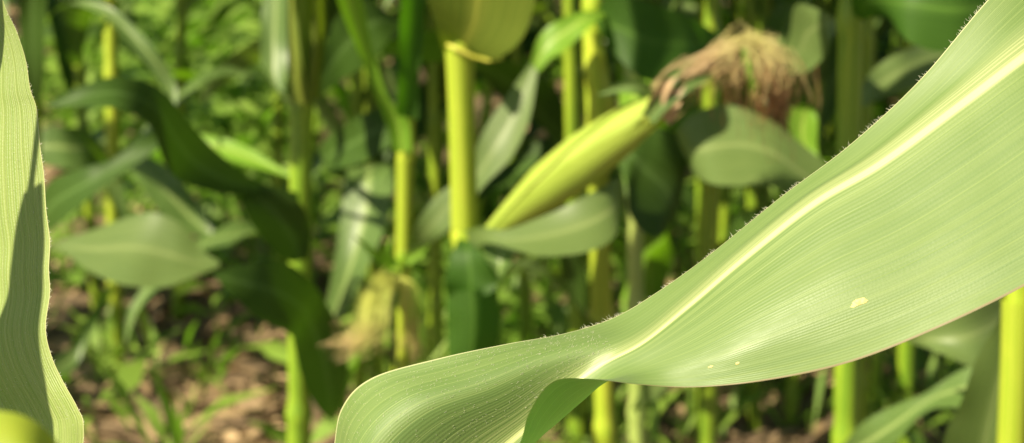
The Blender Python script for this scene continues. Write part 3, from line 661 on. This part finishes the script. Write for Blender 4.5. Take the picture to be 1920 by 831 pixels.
# --- plants S6 at right
Y7 = 1.62
p7 = Plant((0, 0), 'corn plant with dull green stalk seen above and below the big leaf at right')
p7.stalk(1594, 60, 1586, 760, Y7, 46, 'stalk_green', nodes_px=(818, 480, 35), r1f=.75)
p7.leaf([(1580, 40, Y7, 1598, 42, Y7), (1540, 20, Y7 + .02, 1560, 70, Y7), (1490, 10, Y7 + .05, 1545, 110, Y7 + .02), (1480, 70, Y7 + .08, 1510, 135, Y7 + .05), (1450, 130, Y7 + .12, 1460, 140, Y7 + .12)], 'leaf_pale', cup=.1)
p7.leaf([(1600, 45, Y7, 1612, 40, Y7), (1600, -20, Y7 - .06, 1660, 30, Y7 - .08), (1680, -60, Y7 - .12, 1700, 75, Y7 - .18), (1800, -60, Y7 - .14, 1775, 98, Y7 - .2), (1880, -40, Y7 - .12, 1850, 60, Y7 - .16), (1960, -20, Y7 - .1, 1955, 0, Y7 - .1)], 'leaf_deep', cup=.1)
p7.leaf([(1595, 200, Y7 + .03, 1605, 210, Y7 + .03), (1630, 140, Y7 + .1, 1650, 185, Y7 + .08), (1690, 95, Y7 + .12, 1710, 165, Y7 + .09), (1740, 85, Y7 + .14, 1760, 130, Y7 + .12), (1800, 90, Y7 + .16, 1805, 100, Y7 + .16)], 'leaf_pale', cup=.1)
p7.leaf([(1588, 300, Y7 + .02, 1598, 305, Y7 + .02), (1520, 290, Y7 + .05, 1540, 300, Y7 + .05), (1478, 240, Y7 + .08, 1534, 280, Y7 + .06), (1485, 205, Y7 + .1, 1532, 220, Y7 + .1), (1502, 196, Y7 + .1, 1515, 198, Y7 + .1)], 'leaf_bright', cup=.1)
p7.canopy([1.2, 1.4], 61, az0=2.9)
shade_leaf(p7, 1592, 20, 330, Y7, .45, 110);
p7b = Plant((0, 0), 'slim yellow-green corn stalk close beside the dull green one at right')
p7b.stalk(1628, 60, 1620, 400, 2.2, 25, 'stalk_far', nodes_px=(70,)); p7b.canopy([1.1, 1.3, 1.5], 62)
# --- right edge yellow stalk
Y8 = 1.16
p8 = Plant((0, 0), 'corn plant with vivid yellow stalk at the right edge below the big leaf')
p8.stalk(1912, 540, 1897, 830, Y8, 54, 'stalk', nodes_px=(500, 980), r1f=.6)
p8.leaf([(1895, 520, Y8 + .012, 1925, 520, Y8 + .012), (1872, 600, Y8 + .02, 1920, 640, Y8 + .02), (1825, 690, Y8 + .02, 1915, 760, Y8 + .02), (1792, 770, Y8 + .02, 1905, 860, Y8 + .02), (1770, 840, Y8 + .0, 1890, 960, Y8 + .02), (1770, 980, Y8 - .03, 1800, 1020, Y8 - .03)], 'leaf_pale', cup=.12)
p8.sheath(1910, 560, 1893, 940, Y8, 55, 0.7)
p8.canopy([1.15, 1.35], 71, az0=5.4)
p8b = Plant((0, 0), 'corn plant with folded pale leaf tucked under the big leaf near the right edge')
p8b.stalk(1990, 500, 1985, 800, 1.45, 50, 'stalk_green')
p8b.leaf([(1985, 560, 1.44, 1990, 600, 1.44), (1915, 520, 1.4, 1925, 610, 1.38), (1840, 530, 1.36, 1880, 690, 1.34), (1770, 570, 1.36, 1840, 697, 1.32), (1715, 610, 1.38, 1770, 665, 1.34), (1690, 630, 1.4, 1700, 640, 1.4)], 'leaf_pale', cup=.15)
p8b.leaf([(1985, 690, 1.44, 1990, 720, 1.44), (1900, 680, 1.45, 1910, 740, 1.43), (1820, 690, 1.46, 1820, 760, 1.42), (1740, 730, 1.48, 1745, 770, 1.46), (1680, 760, 1.5, 1680, 830, 1.46), (1610, 800, 1.52, 1640, 860, 1.5), (1570, 850, 1.55, 1580, 860, 1.55)], 'leaf', cup=.1)
p8b.canopy([1.1, 1.3], 72)
# --- left side plants
Y1 = 2.75
p1 = Plant((0, 0), 'slender yellow corn stalk at left with leaf across its middle')
p1.stalk(208, 60, 217, 640, Y1, 25, 'stalk', nodes_px=(310, 745), r1f=.7)
p1.leaf([(212, 305, Y1 - .02, 218, 315, Y1 - .02), (170, 250, Y1 - .1, 180, 310, Y1 - .14), (130, 238, Y1 - .14, 135, 318, Y1 - .2), (85, 240, Y1 - .16, 90, 310, Y1 - .2), (40, 270, Y1 - .16, 45, 300, Y1 - .2)], 'leaf', cup=.1)
p1.leaf([(215, 320, Y1 - .02, 225, 325, Y1 - .02), (265, 290, Y1 - .08, 250, 330, Y1 - .12), (330, 330, Y1 - .12, 290, 385, Y1 - .18), (375, 385, Y1 - .15, 340, 430, Y1 - .2), (410, 440, Y1 - .2, 395, 450, Y1 - .2)], 'leaf', cup=.1)
p1.leaf([(212, 306, Y1, 218, 312, Y1), (250, 250, Y1 - .06, 262, 288, Y1 - .08), (300, 238, Y1 - .1, 308, 272, Y1 - .12), (345, 250, Y1 - .12, 348, 256, Y1 - .12)], 'leaf_bright')
p1.leaf([(214, 520, Y1, 220, 530, Y1), (160, 600, Y1 - .1, 165, 640, Y1 - .12), (120, 660, Y1 - .15, 130, 700, Y1 - .17), (60, 690, Y1 - .2, 64, 700, Y1 - .2)], 'leaf')
p1.sheath(212, 325, 217, 720, Y1, 26, 1.1)
p1.canopy([.95, 1.1, 1.3, 1.5], 81)
p0 = Plant((0, 0), 'corn plant just right of the left edge leaf, drooping grey-green leaf at its middle')
p0.stalk(62, 60, 58, 700, 2.1, 34, 'stalk_green', nodes_px=(200, 470))
p0.leaf([(62, 470, 2.1, 68, 480, 2.1), (98, 455, 2.0, 108, 470, 1.98), (180, 430, 1.95, 165, 505, 1.88), (270, 398, 1.92, 230, 535, 1.80), (330, 415, 1.90, 300, 540, 1.80), (375, 465, 1.88, 360, 520, 1.82), (412, 492, 1.86, 410, 500, 1.85)], 'leaf_pale', cup=.10)
p0.leaf([(62, 440, 2.1, 66, 450, 2.1), (85, 350, 2.05, 105, 425, 2.0), (150, 318, 2.0, 165, 375, 1.96), (215, 295, 2.0, 225, 330, 1.97), (280, 250, 2.0, 300, 275, 2.0), (320, 240, 2.02, 322, 243, 2.02)], 'leaf_dark', cup=.1)
p0.leaf([(55, 215, 2.1, 70, 215, 2.1), (40, 120, 2.06, 84, 130, 2.05), (36, 20, 2.04, 86, 30, 2.02), (40, -80, 2.0, 88, -80, 2.0), (60, -200, 2.0, 70, -200, 2.0)], 'leaf_dark', cup=.1)
p0.leaf([(62, 60, 2.1, 68, 50, 2.1), (120, 10, 2.0, 135, 5, 2.0), (190, 30, 1.95, 200, 8, 1.97), (255, 95, 1.93, 280, 80, 1.93), (305, 165, 1.92, 328, 150, 1.93), (325, 215, 1.9, 330, 212, 1.9)][:], 'leaf', cup=.1)
p0.canopy([1.2, 1.4], 82)
# --- thin stalks under the big leaf and in the centre
for (x1, y1, x2, y2, Y, wpx, mat, lab, sd) in (
        (815, 300, 820, 620, 2.5, 24, 'stalk_far', 'thin yellow-green corn stalk beside the young ear, left of the bright yellow one', 91),
        (1322, 560, 1322, 800, 2.2, 34, 'stalk_green', 'dim green corn stalk below the middle of the big leaf', 92),
        (1192, 560, 1195, 800, 2.15, 32, 'stalk_pale', 'pale jointed corn stalk just under the fold of the big leaf', 93),
        (1078, 560, 1082, 800, 2.3, 30, 'stalk_far', 'yellow corn stalk beside the curled flap of the big leaf', 94),
        (1432, 560, 1430, 800, 2.9, 22, 'stalk_green', 'slim dim corn stalk right of centre under the big leaf', 95),
        (1700, 560, 1697, 830, 2.4, 30, 'stalk_green', 'green corn stalk in shade beneath the right part of the big leaf', 96),
        (690, 20, 700, 400, 2.5, 26, 'stalk_far', 'pale corn stalk seen through the fork of the slim plant', 97),
        (965, 20, 975, 300, 2.6, 24, 'stalk_far', 'yellow-green corn stalk right of the brightest stalk near the top', 98),
        (340, 20, 336, 400, 3.1, 22, 'stalk_far', 'slim corn stalk among pale weeds, upper left', 99)):
    q = Plant((0, 0), lab); q.stalk(x1, y1, x2, y2, Y, wpx, mat, nodes_px=((770,) if sd == 93 else ()))
    q.canopy([.85, 1.05, 1.25, 1.45], sd)
    if sd == 93:
        q.leaf([(1182, 772, 2.13, 1200, 768, 2.13), (1205, 725, 2.1, 1225, 750, 2.08), (1235, 690, 2.05, 1260, 725, 2.0), (1260, 670, 2.0, 1280, 680, 2.0)], 'leaf_pale')
    if sd == 97:
        q.leaf([(697, 330, 2.5, 703, 340, 2.5), (600, 290, 2.2, 612, 325, 2.16), (650, 230, 2.1, 690, 300, 2.05), (715, 205, 2.08, 740, 265, 2.04), (760, 215, 2.1, 765, 225, 2.1)], 'leaf_dark')
        q.leaf([(698, 300, 2.5, 706, 300, 2.5), (650, 320, 2.3, 735, 320, 2.26), (640, 400, 2.24, 730, 400, 2.2), (625, 500, 2.2, 690, 500, 2.16), (605, 600, 2.2, 640, 600, 2.18), (590, 680, 2.2, 595, 680, 2.2)], 'leaf', cup=.15)

# ------------------------------------------------------------------ rows behind: copies of a few built plants
VAR = []
for k in range(6):
    rg = np.random.default_rng(500 + k)
    h = rg.uniform(1.8, 2.05)
    bend = rg.uniform(-.04, .04, 2)
    sm = stalk_mesh('stalk', [(0, 0, 0), (bend[0], bend[1], h)], .0135, .006, [.07, .18, .32, .48, .66, .85, 1.04, 1.23, 1.42, 1.6], 10)
    sm.materials.append(M['stalk_far' if k % 3 else 'stalk_green']); az = rg.uniform(0, 6.28); lv = []
    for i, z in enumerate([.20, .32, .48, .58, .66, .76, .85, 1.04, 1.23, 1.42, 1.6]):
        gq = generic_leaf(z + .05, az + math.pi * i + rg.uniform(-.4, .4), L=rg.uniform(.5, .8) if i else .4, W=rg.uniform(.065, .09), e0=rg.uniform(52, 74), droop=rg.uniform(95, 150),
                          roll=rg.uniform(-20, 20), twist=rg.uniform(-50, 50), seed=700 + k * 10 + i, nr=18, nc=7)
        lm_ = grid_mesh('leaf', gq, (0, 0, 0)); lm_.materials.append(M[['leaf', 'leaf', 'leaf_dark', 'leaf_dark', 'leaf_bright', 'leaf_pale'][rg.integers(0, 6)]]); lv.append(lm_)
    VAR.append((sm, lv))
rows = [2.5, 3.15, 3.85, 4.6, 5.4, 6.2, 7.0, 7.9]
ordn = ['second', 'third', 'fourth', 'fifth', 'sixth', 'seventh', 'eighth', 'ninth']
rg = np.random.default_rng(77)
for ri, ry in enumerate(rows):
    half = ry * 0.36 + 0.9; x = -half
    while x < half:
        xx = x + rg.uniform(-.06, .06); yy = ry + rg.uniform(-.08, .08)
        px = 960 + xx / (yy / CP) * FPX
        skip = (ri == 0 and 180 < px < 600) or (ri < 3 and 250 < px < 500) or (2 <= ri <= 6 and 150 < px < 520) or (1 <= ri <= 5 and -1000 < px <= 150 and rg.uniform() < .65) or rg.uniform() < .08
        if not skip:
            sm, lv = VAR[rg.integers(0, 6)]
            e = bpy.data.objects.new('corn_plant', None); col.objects.link(e); e.location = (xx, yy, 0)
            e.rotation_euler = (rg.normal(0, .03), rg.normal(0, .03), rg.uniform(0, 6.28)); s = rg.uniform(.88, 1.1); e.scale = (s, s, s)
            k_ = min(4, max(0, int(px / 384)))
            place = ['near the left edge', 'left of centre', 'around the centre', 'right of centre', 'near the right edge'][k_]
            tag(e, f'blurred green corn plant in the {ordn[ri]} row back, {place}', 'corn plant', f'corn plants of the {ordn[ri]} row, {place}')
            link('stalk', sm, None, e)
            for i, l in enumerate(lv):
                if i == 0 and rg.uniform() < .5: continue
                link('leaf', l, None, e)
        x += .21

# ------------------------------------------------------------------ litter and weeds (uncountable)
V, F = [], []
rg = np.random.default_rng(9)
for k in range(9000):
    y = 1.2 + 9.5 * rg.uniform() ** 1.3; x = rg.uniform(-1, 1) * (y * .42 + .5)
    a = rg.uniform(0, 6.28); l = rg.uniform(.02, .11) if k % 9 else rg.uniform(.15, .4); wd = rg.uniform(.003, .012) if k % 9 else rg.uniform(.006, .016); h = rg.uniform(.004, .03); tl = rg.normal(0, .25); rl = rg.normal(0, .5)
    dx = np.array([math.cos(a), math.sin(a), tl]); sx = np.array([-math.sin(a), math.cos(a), rl]); i0 = len(V)
    for t in (-1, -.3, .4, 1):
        c0 = np.array([x, y, h + .012]) + dx * l * t * .5 + np.array([0, 0, -.15 * l * t * t + .02 * l])
        ww = wd * (1 - .6 * abs(t) ** 2)
        V.append(c0 - sx * ww); V.append(c0 + sx * ww)
    for q in range(3): F.append((i0 + 2 * q, i0 + 2 * q + 1, i0 + 2 * q + 3, i0 + 2 * q + 2))
o = link('leaf_litter', mesh_from('leaf_litter', V, F), M['litter'])
tag(o, 'dry brown leaf litter scattered over the soil between the rows', 'leaf litter', kind='stuff')
V, F = [], []
for k in range(2300):
    y = 1.9 + 7 * rg.uniform() ** 0.8; x = rg.uniform(-1, 1) * (y * .42 + .4)
    px = 960 + x / (y / CP) * FPX
    if 230 < px < 540 and 2.2 < y < 3.6 and rg.uniform() < .35: continue
    if math.sin(x * 3.1 + y) + math.sin(y * 2.3 - x) < -.2: continue
    if k % 4 == 0: y = rg.uniform(3.9, 7); px = rg.uniform(150, 540); x = (px - 960) / FPX * y / CP
    if k % 9 == 1: y = rg.uniform(2.0, 4.2); px = rg.uniform(780, 1990); x = (px - 960) / FPX * y / CP
    hh = rg.uniform(.06, .34) * (1.5 if y > 4 else .9)
    for s in range(rg.integers(6, 16)):
        a = rg.uniform(0, 6.28); z = hh * rg.uniform(.15, 1); l = rg.uniform(.05, .17); wd = l * rg.uniform(.08, .2); el = rg.uniform(-.3, .9)
        if y < 4.2 and k % 3: wd *= .5; l *= 1.6; el = rg.uniform(.4, 1.45); z *= .6
        d = np.array([math.cos(a) * math.cos(el), math.sin(a) * math.cos(el), math.sin(el)]); sd = np.array([-math.sin(a), math.cos(a), rg.normal(0, .4)])
        b0 = np.array([x + rg.normal(0, .03), y + rg.normal(0, .03), z]); i0 = len(V)
        V += [b0, b0 + d * l * .45 - sd * wd, b0 + d * l * .45 + sd * wd, b0 + d * l + np.array([0, 0, -l * .25])]
        F += [(i0, i0 + 1, i0 + 2), (i0 + 1, i0 + 3, i0 + 2)]
    i0 = len(V); V += [np.array([x - .002, y, 0]), np.array([x + .002, y, 0]), np.array([x, y, hh])]; F.append((i0, i0 + 1, i0 + 2))
o = link('weeds', mesh_from('weeds', V, F), M['weed'])
tag(o, 'low pale green weeds growing on the soil between the rows', 'weeds', kind='stuff')
